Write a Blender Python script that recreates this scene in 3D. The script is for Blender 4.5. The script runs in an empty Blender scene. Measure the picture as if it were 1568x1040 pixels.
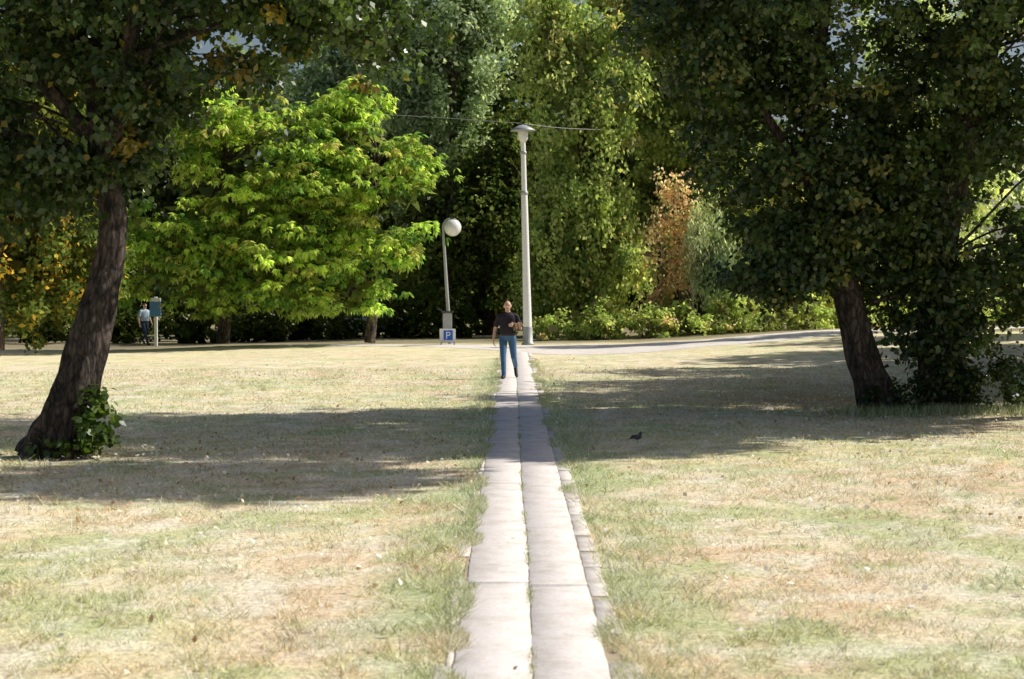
import bpy, bmesh, math, random
import numpy as np
from mathutils import Vector, Matrix

SC = bpy.context.scene
SC.view_settings.view_transform = 'Standard'
SC.view_settings.look = 'None'
SC.view_settings.exposure = 0
COL = SC.collection

# ---------------------------------------------------------------- helpers
def S(t):
    t = np.clip(t, 0, 1)
    return t * t * (3 - 2 * t)

def vnoise(x, y, seed=0):
    x = np.asarray(x, float) + seed * 17.13; y = np.asarray(y, float) - seed * 9.71
    xi = np.floor(x).astype(np.int64); yi = np.floor(y).astype(np.int64)
    fx = S(x - xi); fy = S(y - yi)
    def h(a, b):
        n = (a * 374761393 + b * 668265263 + seed * 974634777) & 0x7fffffff
        n = ((n ^ (n >> 13)) * 1274126177) & 0x7fffffff
        return ((n ^ (n >> 16)) & 0xffff) / 65535.0
    return (h(xi, yi) * (1 - fx) + h(xi + 1, yi) * fx) * (1 - fy) + (h(xi, yi + 1) * (1 - fx) + h(xi + 1, yi + 1) * fx) * fy
def fbm(x, y, seed=0, o=4, g=.55):
    s = 0; a = 1; t = 0
    for k in range(o):
        s = s + a * vnoise(np.asarray(x) * 2 ** k, np.asarray(y) * 2 ** k, seed + k); t += a; a *= g
    return s / t

def H(x, y):
    """terrain height"""
    x = np.asarray(x, float); y = np.asarray(y, float)
    h = 0.50 * S((x - 1) / 14) * S((y - 36) / 26)
    h = h - 0.22 * S((-x - 4) / 12) * S((y - 34) / 16)
    h = h + 0.04 * np.sin(x * 0.55 + 1.3) * np.sin(y * 0.31) * S(np.abs(x - .16) / 3 - .2)
    h = h + 0.012 * np.sin(x * 1.9 + y * .7) * np.sin(y * 1.3 - x * .4) * S(np.abs(x - .16) / 2 - .35)
    return h

def new_obj(name, me, parent=None, mats=()):
    ob = bpy.data.objects.new(name, me)
    COL.objects.link(ob)
    for m in mats:
        me.materials.append(m)
    if parent is not None:
        ob.parent = parent
    return ob

def mesh_np(name, verts, faces_flat, nper, col=None, matidx=None, smooth=False, vcol=None):
    me = bpy.data.meshes.new(name)
    verts = np.asarray(verts, np.float32).reshape(-1, 3)
    ff = np.asarray(faces_flat, np.int32).ravel()
    nf = len(ff) // nper
    me.vertices.add(len(verts)); me.vertices.foreach_set('co', verts.ravel())
    me.loops.add(len(ff)); me.loops.foreach_set('vertex_index', ff)
    me.polygons.add(nf)
    me.polygons.foreach_set('loop_start', np.arange(0, nf * nper, nper, dtype=np.int32))
    me.polygons.foreach_set('loop_total', np.full(nf, nper, np.int32))
    if smooth:
        me.polygons.foreach_set('use_smooth', np.ones(nf, bool))
    if matidx is not None:
        me.polygons.foreach_set('material_index', np.asarray(matidx, np.int32))
    me.update(calc_edges=True)
    if col is not None:
        a = me.attributes.new('Col', 'FLOAT_COLOR', 'FACE')
        c = np.ones((nf, 4), np.float32); c[:, :3] = col
        a.data.foreach_set('color', c.ravel())
    if vcol is not None:
        a = me.attributes.new('Col', 'FLOAT_COLOR', 'POINT')
        c = np.ones((len(verts), 4), np.float32); c[:, :3] = vcol
        a.data.foreach_set('color', c.ravel())
    return me

def nodes(mat):
    mat.use_nodes = True
    nt = mat.node_tree
    nt.nodes.clear()
    return nt, nt.nodes, nt.links

def simple_mat(name, rgb, rough=.6, metal=0, var=.15, scale=20, bump=.0, spec=.4):
    m = bpy.data.materials.new(name); nt, N, L = nodes(m)
    o = N.new('ShaderNodeOutputMaterial'); p = N.new('ShaderNodeBsdfPrincipled')
    tc = N.new('ShaderNodeTexCoord'); nz = N.new('ShaderNodeTexNoise')
    nz.inputs['Scale'].default_value = scale; nz.inputs['Detail'].default_value = 5
    mx = N.new('ShaderNodeMixRGB')
    mx.inputs[1].default_value = (*[c * (1 - var) for c in rgb], 1)
    mx.inputs[2].default_value = (*[min(1, c * (1 + var)) for c in rgb], 1)
    L.new(tc.outputs['Object'], nz.inputs['Vector']); L.new(nz.outputs['Fac'], mx.inputs[0])
    L.new(mx.outputs[0], p.inputs['Base Color'])
    p.inputs['Roughness'].default_value = rough; p.inputs['Metallic'].default_value = metal
    p.inputs['Specular IOR Level'].default_value = spec
    if bump:
        b = N.new('ShaderNodeBump'); b.inputs['Strength'].default_value = bump
        L.new(nz.outputs['Fac'], b.inputs['Height']); L.new(b.outputs[0], p.inputs['Normal'])
    L.new(p.outputs[0], o.inputs[0])
    return m

def leaf_mat(name, transl=.4, rough=.45, tcol=(1.25, 1.35, .5), gloss=0.0):
    m = bpy.data.materials.new(name); nt, N, L = nodes(m)
    o = N.new('ShaderNodeOutputMaterial')
    at = N.new('ShaderNodeAttribute'); at.attribute_name = 'Col'
    if gloss:
        p = N.new('ShaderNodeBsdfPrincipled')
        p.inputs['Roughness'].default_value = rough
        p.inputs['Specular IOR Level'].default_value = gloss
        L.new(at.outputs['Color'], p.inputs['Base Color'])
    else:
        p = N.new('ShaderNodeBsdfDiffuse'); L.new(at.outputs['Color'], p.inputs['Color'])
    t = N.new('ShaderNodeBsdfTranslucent')
    mul = N.new('ShaderNodeMixRGB'); mul.blend_type = 'MULTIPLY'; mul.inputs[0].default_value = 1
    mul.inputs[2].default_value = (*tcol, 1)
    L.new(at.outputs['Color'], mul.inputs[1]); L.new(mul.outputs[0], t.inputs['Color'])
    mx = N.new('ShaderNodeMixShader'); mx.inputs[0].default_value = transl
    L.new(p.outputs[0], mx.inputs[1]); L.new(t.outputs[0], mx.inputs[2])
    L.new(mx.outputs[0], o.inputs[0])
    return m

LEAF = leaf_mat('leaf_foliage', .45, tcol=(1.85, 1.85, 1.1))
LEAF_NEAR = leaf_mat('leaf_foliage_near', .30, .35, (1.7, 1.8, .7), .6)
DRYLEAF = leaf_mat('fallen_leaf', .15, .7, (1, 1, 1))

def bark_mat(name, c0, c1, scale=9):
    m = bpy.data.materials.new(name); nt, N, L = nodes(m)
    o = N.new('ShaderNodeOutputMaterial'); p = N.new('ShaderNodeBsdfPrincipled')
    tc = N.new('ShaderNodeTexCoord'); mp = N.new('ShaderNodeMapping')
    mp.inputs['Scale'].default_value = (1, 1, .35)
    nz = N.new('ShaderNodeTexNoise'); nz.inputs['Scale'].default_value = scale
    nz.inputs['Detail'].default_value = 8; nz.inputs['Roughness'].default_value = .75
    vo = N.new('ShaderNodeTexVoronoi'); vo.inputs['Scale'].default_value = scale * 1.3
    vo.feature = 'DISTANCE_TO_EDGE'
    cr = N.new('ShaderNodeValToRGB')
    cr.color_ramp.elements[0].color = (*c0, 1); cr.color_ramp.elements[0].position = .40
    cr.color_ramp.elements[1].color = (*c1, 1); cr.color_ramp.elements[1].position = .62
    L.new(tc.outputs['Object'], mp.inputs[0]); L.new(mp.outputs[0], nz.inputs['Vector'])
    L.new(mp.outputs[0], vo.inputs['Vector'])
    L.new(nz.outputs['Fac'], cr.inputs[0])
    vr = N.new('ShaderNodeMapRange'); vr.inputs[1].default_value = 0; vr.inputs[2].default_value = .16
    vr.inputs[3].default_value = .35; vr.inputs[4].default_value = 1.1
    L.new(vo.outputs['Distance'], vr.inputs[0])
    hv = N.new('ShaderNodeHueSaturation'); L.new(cr.outputs[0], hv.inputs['Color']); L.new(vr.outputs[0], hv.inputs['Value'])
    L.new(hv.outputs[0], p.inputs['Base Color'])
    ad = N.new('ShaderNodeMath'); ad.operation = 'ADD'
    L.new(nz.outputs['Fac'], ad.inputs[0]); L.new(vo.outputs['Distance'], ad.inputs[1])
    b = N.new('ShaderNodeBump'); b.inputs['Strength'].default_value = 1; b.inputs['Distance'].default_value = .18
    L.new(ad.outputs[0], b.inputs['Height']); L.new(b.outputs[0], p.inputs['Normal'])
    p.inputs['Roughness'].default_value = .9
    L.new(p.outputs[0], o.inputs[0])
    return m
BARK = bark_mat('bark', (.03, .022, .018), (.24, .18, .145))

# ---------------------------------------------------------------- tubes
def tube_data(pts, rad, seg=10, ridge=0., seed=0, sub=1):
    pts = np.array(pts, float); rad = np.array(rad, float)
    if sub > 1:
        n = len(pts); P = np.vstack([2 * pts[0] - pts[1], pts, 2 * pts[-1] - pts[-2]])
        op, orr = [], []
        for i in range(n - 1):
            for k in range(sub):
                t = k / sub
                p0, p1, p2, p3 = P[i], P[i + 1], P[i + 2], P[i + 3]
                op.append(.5 * ((2 * p1) + (-p0 + p2) * t + (2 * p0 - 5 * p1 + 4 * p2 - p3) * t * t + (-p0 + 3 * p1 - 3 * p2 + p3) * t ** 3))
                orr.append(rad[i] * (1 - t) + rad[i + 1] * t)
        op.append(pts[-1]); orr.append(rad[-1]); pts = np.array(op); rad = np.array(orr)
    n = len(pts)
    T = np.gradient(pts, axis=0); T /= np.linalg.norm(T, axis=1)[:, None] + 1e-9
    ref = np.array([0, 1, 0.]) if abs(T[0][1]) < .8 else np.array([1, 0, 0.])
    a = np.linspace(0, 2 * np.pi, seg, endpoint=False)
    V = []
    for i in range(n):
        u = np.cross(ref, T[i]); u /= np.linalg.norm(u) + 1e-9; v = np.cross(T[i], u)
        r = rad[i] * (1 + ridge * (.5 * np.sin(5 * a + seed + i * .13) + .35 * np.sin(11 * a + i * .31 + seed * 2) + .35 * np.sin(3 * a - i * .5) + .3 * np.sin(i * 1.1 + 2 * a)))
        V.append(pts[i] + np.outer(np.cos(a) * r, u) + np.outer(np.sin(a) * r, v))
    V = np.vstack(V)
    i = np.arange(n - 1)[:, None]; j = np.arange(seg)[None, :]; j2 = (j + 1) % seg
    F = np.stack([i * seg + j, i * seg + j2, (i + 1) * seg + j2, (i + 1) * seg + j], -1).reshape(-1, 4)
    return V, F

def join_data(parts):
    Vs, Fs, o = [], [], 0
    for V, F in parts:
        Vs.append(V); Fs.append(F + o); o += len(V)
    return np.vstack(Vs), np.vstack(Fs)

# ---------------------------------------------------------------- foliage
def nrm(a):
    return a / (np.linalg.norm(a, axis=-1, keepdims=True) + 1e-9)

def leaf_mesh(name, c, n, length, width, col, rng, droop=.4, t=None):
    N = len(c)
    if t is None:
        t = nrm(np.cross(n, rng.normal(size=(N, 3)))); t[:, 2] -= droop; t = nrm(t)
    v = nrm(np.cross(n, t))
    L = (length * rng.uniform(.6, 1.25, N))[:, None]; W = (width * rng.uniform(.7, 1.2, N))[:, None]
    fold = n * L * .10
    V = np.stack([c, c + t * L * .45 + v * W * .5 + fold, c + t * L, c + t * L * .45 - v * W * .5 + fold], 1)
    F = np.arange(N * 4).reshape(-1, 4)
    return mesh_np(name, V, F, 4, col)

def crown(name, blobs, nsub, subr, per, ll, lw, pal, seed, parent=None, droop=.4, shell=2.2, flat=.75, reject=None,
          mat=None, upb=.45, jitter=.25, core=0, dome=False, wts=None):
    rng = np.random.default_rng(seed)
    B = np.array(blobs, float)
    w = B[:, 3] * B[:, 5] + B[:, 4] * B[:, 5]
    if wts is not None: w = w * np.array(wts)
    w = w / w.sum()
    k = rng.choice(len(B), nsub, p=w)
    d = nrm(rng.normal(size=(nsub, 3)))
    rr = rng.uniform(0, 1, nsub) ** (1 / shell / 1.6) * rng.uniform(.82, 1.16, nsub)
    cen = B[k, :3] + d * B[k, 3:6] * rr[:, None]
    low = cen[:, 2] < .12
    cen = cen[~low]; d = d[~low]; rr = rr[~low]
    if reject is not None:
        keep = ~reject(cen, rng); cen = cen[keep]; d = d[keep]; rr = rr[keep]
    ns = len(cen)
    pc = np.array([p[:3] for p in pal]); pw = np.array([p[3] for p in pal]); pw = pw / pw.sum()
    sc = pc[rng.choice(len(pc), ns, p=pw)] * rng.uniform(.7, 1.35, (ns, 1))
    sr = subr * rng.uniform(.5, 1.45, ns)
    idx = np.repeat(np.arange(ns), per)
    M = len(idx)
    e = nrm(rng.normal(size=(M, 3)))
    col = sc[idx] * rng.uniform(1 - jitter, 1 + jitter, (M, 1))
    odd = rng.uniform(size=M) < .25
    col[odd] = pc[rng.choice(len(pc), odd.sum(), p=pw)]
    t = None
    if dome:
        wh = rng.integers(0, 9, M)
        key = idx * 9 + wh
        wr = np.random.default_rng(seed + 5)
        wdir = nrm(wr.normal(size=(ns * 9, 3))); wdir[:, 2] = np.abs(wdir[:, 2]) * .9 - .12
        e = wdir[key]; q = wr.uniform(.5, 1, ns * 9)[key]
        out = d[idx] * .5; out[:, 2] *= .3
        pos = cen[idx] + e * (sr[idx] * q)[:, None] * np.array([1, 1, flat])
        rad = nrm(rng.normal(size=(M, 3))); rad[:, 2] = 0
        t = nrm(rad * .9 + e * .35 + out * .4 - np.array([0, 0, 1]) * rng.uniform(.25, 1.3, (M, 1)))
        side = nrm(np.cross(t, np.array([0, 0, 1.]) + rng.normal(size=(M, 3)) * .25))
        nn = nrm(np.cross(side, t))
        pos = pos + rng.normal(size=(M, 3)) * .02
    else:
        q = rng.uniform(0, 1, M) ** .5
        lump = 1 + .3 * np.sin(e[:, 0] * 5 + idx) * np.sin(e[:, 1] * 4 + idx * 1.7) + .2 * np.sin(e[:, 2] * 9 + idx * .7)
        pos = cen[idx] + e * (sr[idx] * q * lump)[:, None] * np.array([1, 1, flat])
        pos[:, 2] -= (q * (1 - np.abs(e[:, 2]))) * sr[idx] * droop * .5
        nn = nrm(e * .5 + np.array([0, 0, upb]) + d[idx] * .25 + rng.normal(size=(M, 3)) * .55)
    me = leaf_mesh(name, pos, nn, ll, lw, np.clip(col, 0, 1), rng, droop, t)
    ob = new_obj(name, me, parent, [mat or LEAF])
    if core:
        k2 = rng.choice(len(B), core, p=w)
        dd = nrm(rng.normal(size=(core, 3)))
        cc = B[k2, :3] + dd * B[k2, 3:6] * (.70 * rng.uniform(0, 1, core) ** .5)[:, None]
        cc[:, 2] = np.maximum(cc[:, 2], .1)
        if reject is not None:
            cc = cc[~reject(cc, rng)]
        c2 = pc.mean(0) * .4 * rng.uniform(.6, 1.3, (len(cc), 1))  # leaf palette darkened: crown-interior shade put into the colour
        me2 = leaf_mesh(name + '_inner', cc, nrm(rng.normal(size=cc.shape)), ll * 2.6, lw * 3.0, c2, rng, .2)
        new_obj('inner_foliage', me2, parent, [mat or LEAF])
    return ob, cen, sr

def limbs(trunk_pts, cen, m, rng, r0=.06, zmin=1.5):
    out = []
    tp = np.array(trunk_pts, float)
    sel = rng.choice(len(cen), min(m, len(cen)), replace=False)
    for i in sel:
        c = cen[i]
        if c[2] < zmin + .3: continue
        cand = tp[tp[:, 2] < max(c[2] - .2, zmin + .2)]
        cand = cand[cand[:, 2] > zmin] if (cand[:, 2] > zmin).any() else tp[-2:]
        dist = np.linalg.norm(cand - c, axis=1) + rng.uniform(0, 1.5, len(cand))
        s = cand[np.argmin(dist)]
        L = np.linalg.norm(c - s)
        mid = (s + c) / 2 + np.array([0, 0, .12 * L]) + rng.normal(size=3) * .07 * L
        q1 = s * .7 + mid * .3 + rng.normal(size=3) * .03 * L
        r = r0 * (.5 + L * .12)
        out.append(tube_data([s, q1, mid, c], [r, r * .75, r * .5, r * .15], 5, sub=3))
    return out

def tree(name, trunks, blobs, nsub, subr, per, ll, lw, pal, seed, nlimb=20, limb_r=.06, bark=None, seg=14, zmin=1.6, **kw):
    rng = np.random.default_rng(seed + 100)
    parts = []
    allp = []
    for pts, rad in trunks:
        V, F = tube_data(pts, rad, seg, .13, seed, 6); parts.append((V, F))
        tp = np.array(pts, float)
        for a in range(len(tp) - 1):
            for t in (0, .33, .66):
                allp.append(tp[a] * (1 - t) + tp[a + 1] * t)
    root = bpy.data.objects.new(name, bpy.data.meshes.new(name))
    COL.objects.link(root)
    ob, cen, sr = crown('crown', blobs, nsub, subr, per, ll, lw, pal, seed, parent=root, **kw)
    parts += limbs(allp, cen, nlimb, rng, limb_r, zmin)
    V, F = join_data(parts)
    me = mesh_np(name + '_trunk', V, F, 4, smooth=True)
    me.materials.append(bark or BARK)
    root.data = me
    return root

# ---------------------------------------------------------------- GRASS COLOUR
def lawn_col(x, y):
    x = np.asarray(x, float); y = np.asarray(y, float)
    def mixc(f, a, b): return a * (1 - f[..., None]) + np.array(b) * f[..., None]
    c = np.ones(x.shape + (3,)) * np.array([.98, .84, .61])
    yy = y * .85
    c = mixc(S((fbm(x * .9, yy * .9, 1) - .44) / .22) * .85, c, (.92, .71, .49))
    c = mixc(S((fbm(x * .4, yy * .4, 7) - .50) / .18) * .7, c, (.90, .83, .48))
    c = mixc(S((fbm(x * 1.1, yy * 1.1, 13) - .54) / .13) * .75, c, (.62, .68, .35))
    c = mixc(S((fbm(x * 3.5, yy * 3.5, 19) - .50) / .14) * .6, c, (.99, .94, .79))
    c = mixc(S((fbm(x * 4.5, yy * 4.5, 23) - .57) / .12) * .55, c, (.56, .44, .27))
    c = mixc(S((fbm(x * 3.8, yy * 3.8, 27) - .56) / .12) * .5, c, (.50, .58, .28))
    dx = np.abs(x - .13 + .35 * (fbm(y * .6, y * 0, 33) - .5))
    st = S((1.45 - dx) / .9) * S((fbm(x * .8, yy * .9, 29) - .38) / .18)
    c = mixc(st * .78, c, (.52, .60, .32))
    far = S((y - 38) / 20)
    c = mixc(far * .35, c, (.92, .80, .48))
    # darker grass tint painting extra tree shade into the elm zone
    shade_tint = np.exp(-(((x - 6.5) / 4.5) ** 2 + ((y - 33) / 6.5) ** 2))
    c = mixc(shade_tint * .5, c, (.42, .38, .24))
    return c

def lawn_mat():
    m = bpy.data.materials.new('dry_lawn'); nt, N, L = nodes(m)
    o = N.new('ShaderNodeOutputMaterial'); p = N.new('ShaderNodeBsdfDiffuse')
    at = N.new('ShaderNodeAttribute'); at.attribute_name = 'Col'
    tc = N.new('ShaderNodeTexCoord')
    n1 = N.new('ShaderNodeTexNoise'); n1.inputs['Scale'].default_value = 18; n1.inputs['Detail'].default_value = 5; n1.inputs['Roughness'].default_value = .85
    L.new(tc.outputs['Object'], n1.inputs['Vector'])
    r = N.new('ShaderNodeMapRange'); r.inputs[1].default_value = .38; r.inputs[2].default_value = .58
    r.inputs[3].default_value = .55; r.inputs[4].default_value = 1.12
    L.new(n1.outputs['Fac'], r.inputs[0])
    hv = N.new('ShaderNodeHueSaturation'); L.new(at.outputs['Color'], hv.inputs['Color']); L.new(r.outputs[0], hv.inputs['Value'])
    L.new(hv.outputs[0], p.inputs['Color'])
    b = N.new('ShaderNodeBump'); b.inputs['Strength'].default_value = .6; b.inputs['Distance'].default_value = .04
    L.new(n1.outputs['Fac'], b.inputs['Height']); L.new(b.outputs[0], p.inputs['Normal'])
    L.new(p.outputs[0], o.inputs[0]); return m
GROUND = lawn_mat()
BLADE = leaf_mat('grass_blade', .25, tcol=(1, 1, .92))

xs = np.concatenate([np.linspace(-900, -60, 22)[:-1], np.linspace(-60, -20, 60)[:-1], np.linspace(-20, 20, 261)[:-1], np.linspace(20, 60, 60)[:-1], np.linspace(60, 900, 22)])
ys = np.concatenate([np.linspace(-200, 0, 12)[:-1], np.linspace(0, 5, 12)[:-1], np.linspace(5, 45, 261)[:-1], np.linspace(45, 90, 130)[:-1], np.linspace(90, 1500, 40)])
X, Y = np.meshgrid(xs, ys); Z = H(X, Y)
V = np.stack([X, Y, Z], -1).reshape(-1, 3); nx, ny = len(xs), len(ys)
i = np.arange(ny - 1)[:, None]; j = np.arange(nx - 1)[None, :]
F = np.stack([i * nx + j, i * nx + j + 1, (i + 1) * nx + j + 1, (i + 1) * nx + j], -1).reshape(-1, 4)
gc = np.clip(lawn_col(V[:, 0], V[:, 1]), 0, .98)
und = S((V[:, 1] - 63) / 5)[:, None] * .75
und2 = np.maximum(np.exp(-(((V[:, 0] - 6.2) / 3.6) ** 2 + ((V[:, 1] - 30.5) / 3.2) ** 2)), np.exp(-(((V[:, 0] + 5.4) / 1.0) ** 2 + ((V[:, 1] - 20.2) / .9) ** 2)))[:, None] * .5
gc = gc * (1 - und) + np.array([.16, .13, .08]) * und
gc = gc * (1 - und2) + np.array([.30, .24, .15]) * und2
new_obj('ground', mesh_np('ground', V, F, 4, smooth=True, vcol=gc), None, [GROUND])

# ---------------------------------------------------------------- PATH
def concrete(name, base, k=1):
    m = bpy.data.materials.new(name); nt, N, L = nodes(m)
    o = N.new('ShaderNodeOutputMaterial'); p = N.new('ShaderNodeBsdfDiffuse')
    tc = N.new('ShaderNodeTexCoord')
    n1 = N.new('ShaderNodeTexNoise'); n1.inputs['Scale'].default_value = 3; n1.inputs['Detail'].default_value = 6; n1.inputs['Roughness'].default_value = .7
    n2 = N.new('ShaderNodeTexNoise'); n2.inputs['Scale'].default_value = 45; n2.inputs['Detail'].default_value = 5; n2.inputs['Roughness'].default_value = .85
    L.new(tc.outputs['Object'], n1.inputs['Vector']); L.new(tc.outputs['Object'], n2.inputs['Vector'])
    at = N.new('ShaderNodeAttribute'); at.attribute_name = 'Col'
    cr = N.new('ShaderNodeValToRGB')
    cr.color_ramp.elements[0].position = .33; cr.color_ramp.elements[0].color = (base[0] * .80, base[1] * .78, base[2] * .73, 1)
    cr.color_ramp.elements[1].position = .54; cr.color_ramp.elements[1].color = (*base, 1)
    L.new(n1.outputs['Fac'], cr.inputs[0])
    r = N.new('ShaderNodeMapRange'); r.inputs[1].default_value = .36; r.inputs[2].default_value = .60
    r.inputs[3].default_value = .82; r.inputs[4].default_value = 1.05; L.new(n2.outputs['Fac'], r.inputs[0])
    hv = N.new('ShaderNodeHueSaturation'); L.new(cr.outputs[0], hv.inputs['Color']); L.new(r.outputs[0], hv.inputs['Value'])
    mu = N.new('ShaderNodeMixRGB'); mu.blend_type = 'MULTIPLY'; mu.inputs[0].default_value = 1 if k else 0
    L.new(hv.outputs[0], mu.inputs[1]); L.new(at.outputs['Color'], mu.inputs[2])
    L.new(mu.outputs[0], p.inputs['Color'])
    b = N.new('ShaderNodeBump'); b.inputs['Strength'].default_value = .4; b.inputs['Distance'].default_value = .008
    L.new(n2.outputs['Fac'], b.inputs['Height']); L.new(b.outputs[0], p.inputs['Normal'])
    L.new(p.outputs[0], o.inputs[0]); return m
CONC = concrete('concrete_slab', (.84, .775, .75))
CONC2 = concrete('pale_paving', (.82, .76, .71), 0)
SOIL = simple_mat('soil', (.44, .36, .25), .95, 0, .4, 12)

def slab(x0, x1, y0, y1, rng, top=.012, jag=0.0, nseg=6, g=.003, wander=0.):
    ts = np.linspace(0, 1, nseg + 1); L_ = y1 - y0
    ly = y0 + g + ts * (L_ - 2 * g)
    lx = x0 + rng.normal(0, jag, nseg + 1); rx = x1 + rng.normal(0, jag, nseg + 1)
    if wander:
        wv = (fbm(ly * .35, ly * 0, 3) - .5) * wander * 2 + (fbm(ly * 2.5, ly * 0, 5) - .5) * wander * .5
        if x0 < 0: rx = rx + wv
        else: lx = lx + wv
    V = []
    for k in range(nseg + 1):
        z = top; e = .004
        for x_, zz in ((lx[k], -.04), (lx[k], z - .003), (lx[k] + e, z), (rx[k] - e, z), (rx[k], z - .003), (rx[k], -.04)):
            V.append([x_, ly[k], float(H(x_, ly[k])) + zz])
    F = []
    for k in range(nseg):
        for c in range(5):
            F.append([k * 6 + c, k * 6 + c + 1, (k + 1) * 6 + c + 1, (k + 1) * 6 + c])
    F.append([0, 1, 2, 3]); F.append([0, 3, 4, 5])
    b = nseg * 6
    F.append([b + 3, b + 2, b + 1, b]); F.append([b + 5, b + 4, b + 3, b])
    return np.array(V, float), np.array(F)
rng = np.random.default_rng(3)
parts, cols = [], []
for side in (0, 1):
    y = -.6 + side * 2.3
    while y < 57.5:
        L_ = rng.choice([3.6, 6.0, 8.4])
        if side == 0: x0, x1 = -.305, .102
        else: x0, x1 = .110, .50
        s = slab(x0, x1, y, y + L_, rng, jag=.003, nseg=int(L_ * 8), g=.0008, wander=.022)
        parts.append(s); g = rng.uniform(.97, 1.01); cols += [[g, g, g]] * len(s[1])
        y += L_
for side in (0, 1):
    y = 1.0
    while y < 57:
        L_ = rng.uniform(.6, 1.3)
        if rng.uniform() < (.95 if side else .60):
            xx = (.507, .63 + rng.normal(0, .016)) if side else (-.38 + rng.normal(0, .012), -.314)
            s = slab(xx[0], xx[1], y, y + L_ - (rng.uniform(0, .12) if rng.uniform() < .35 else 0), rng, .010, .004, 5)
            parts.append(s); g = rng.uniform(.92, 1.03); cols += [[g, g, g * .98]] * len(s[1])
        y += L_
V, F = join_data(parts)
new_obj('footpath', mesh_np('footpath', V, F, 4, np.array(cols)), None, [CONC])
yy = np.linspace(.5, 57.5, 230)
V = np.array([[x, y, float(H(x, y)) + .004] for y in yy for x in (-.33, .58)])
k = np.arange(len(yy) - 1)
F = np.stack([2 * k, 2 * k + 1, 2 * k + 3, 2 * k + 2], -1)
new_obj('path_bedding', mesh_np('path_bedding', V, F, 4), None, [SOIL])

cl = np.array([(-9, 66.0, 1.2), (-3.5, 64.0, 2.6), (-1, 61.5, 5), (1.2, 58.6, 9.5), (4, 58.6, 9.5), (8, 61.2, 7.2), (13, 65, 4.6), (20, 70.5, 2.5), (34, 84, 2.5)], float)
t = np.linspace(0, len(cl) - 1, 150)
cx = np.interp(t, range(len(cl)), cl[:, 0]); cy = np.interp(t, range(len(cl)), cl[:, 1]); cw = np.interp(t, range(len(cl)), cl[:, 2])
for _ in range(6):
    for a in (cx, cy, cw):
        a[1:-1] = (a[:-2] + a[1:-1] * 2 + a[2:]) / 4
U = np.linspace(-.5, .5, 13)
V = []
for a in range(len(cx)):
    for u in U:
        x_, y_ = cx[a], cy[a] + u * cw[a] + .5 * (fbm(a * .6, 0., 9) - .5) * (abs(u) > .45)
        V.append([x_, y_, float(H(x_, y_)) + (.022 if abs(u) < .45 else .006)])
nu = len(U); i = np.arange(len(cx) - 1)[:, None]; j = np.arange(nu - 1)[None, :]
F = np.stack([i * nu + j, (i + 1) * nu + j, (i + 1) * nu + j + 1, i * nu + j + 1], -1).reshape(-1, 4)
new_obj('crossing_path', mesh_np('crossing_path', V, F, 4, smooth=True), None, [CONC2])

# ---------------------------------------------------------------- GRASS BLADES
def blades(name, x, y, h, w, lean, rng, green=0.):
    n = len(x); z = H(x, y)
    b = np.stack([x, y, z - .004], -1)
    ang = rng.uniform(0, 2 * np.pi, n); s = np.stack([np.cos(ang), np.sin(ang), 0 * ang], -1) * (w / 2)[:, None]
    la = rng.uniform(0, 2 * np.pi, n); l = lean * rng.uniform(.2, 1.3, n)
    tip = b + np.stack([np.cos(la) * l * h, np.sin(la) * l * h, h], -1)
    V = np.stack([b - s, b + s, tip], 1); F = np.arange(3 * n).reshape(-1, 3)
    c = lawn_col(x, y) * 1.06
    c = c * (1 - green) + np.array([.42, .51, .22]) * green
    c *= rng.uniform(.55, 1.22, (n, 1))
    shade_tint = np.exp(-(((x - 6.5) / 4.5) ** 2 + ((y - 33) / 6.5) ** 2))  # same painted tree shade: fewer pale blades in this zone
    k = rng.uniform(size=n) < .30 * (1 - shade_tint); c[k] = np.array([.99, .95, .84]) * rng.uniform(.85, 1.0, (k.sum(), 1))
    k = rng.uniform(size=n) < .09; c[k] = np.array([.38, .46, .17])
    return new_obj(name, mesh_np(name, V, F, 3, np.clip(c, 0, .99)), None, [BLADE])
rng = np.random.default_rng(11)
n = 360000
y = 6.5 + (rng.uniform(0, 1, n) ** 1.6) * 38
x = rng.uniform(-1, 1, n) * (y * .33 + 1.0)
clump = (fbm(x * 2.2, y * 1.6, 41) - .5) * 4 + (fbm(x * 9, y * 6, 43) - .5) * 6
keep = ((x < -.32 + .07 * (fbm(y * 1.5, y * 0, 51) - .5)) | (x > .60 + .12 * (fbm(y * 1.8, y * 0, 52) - .5))) & (rng.uniform(-1.3, 1.5, n) < clump + .3)
x, y, clump = x[keep], y[keep], clump[keep]
h = rng.uniform(.014, .052, len(x)) * (1 + .55 * clump.clip(-1, 1.5)) * (1 + .7 * np.exp(-((np.abs(x - .16) - .55) / .3) ** 2))
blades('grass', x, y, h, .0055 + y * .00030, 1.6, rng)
n = 70000
y = 6.5 + (rng.uniform(0, 1, n) ** 1.5) * 44
side = rng.uniform(size=n) < .5
pr = S((np.where(side, fbm(y * .9, y * 0, 61), fbm(y * .9, y * 0, 67)) - .36) / .3)
x = np.where(side, -.38 - np.abs(rng.normal(0, .09, n)) + .14 * pr, .66 + np.abs(rng.normal(0, .09, n)) - .19 * pr)
k = rng.uniform(0, 1, n) < pr.clip(.08, 1)
blades('path_edge_grass', x[k], y[k], rng.uniform(.02, .065, k.sum()), .005 + y[k] * .00025, 1.2, rng, .45)
cen = rng.uniform(7, 34, 34); cen[:3] = (10.8, 11.1, 12.4)
y = np.concatenate([rng.normal(c, .15, 60) for c in cen]); x = .107 + (fbm(y * .35, y * 0, 3) - .5) * .04 + rng.normal(0, .010, len(y))
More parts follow.
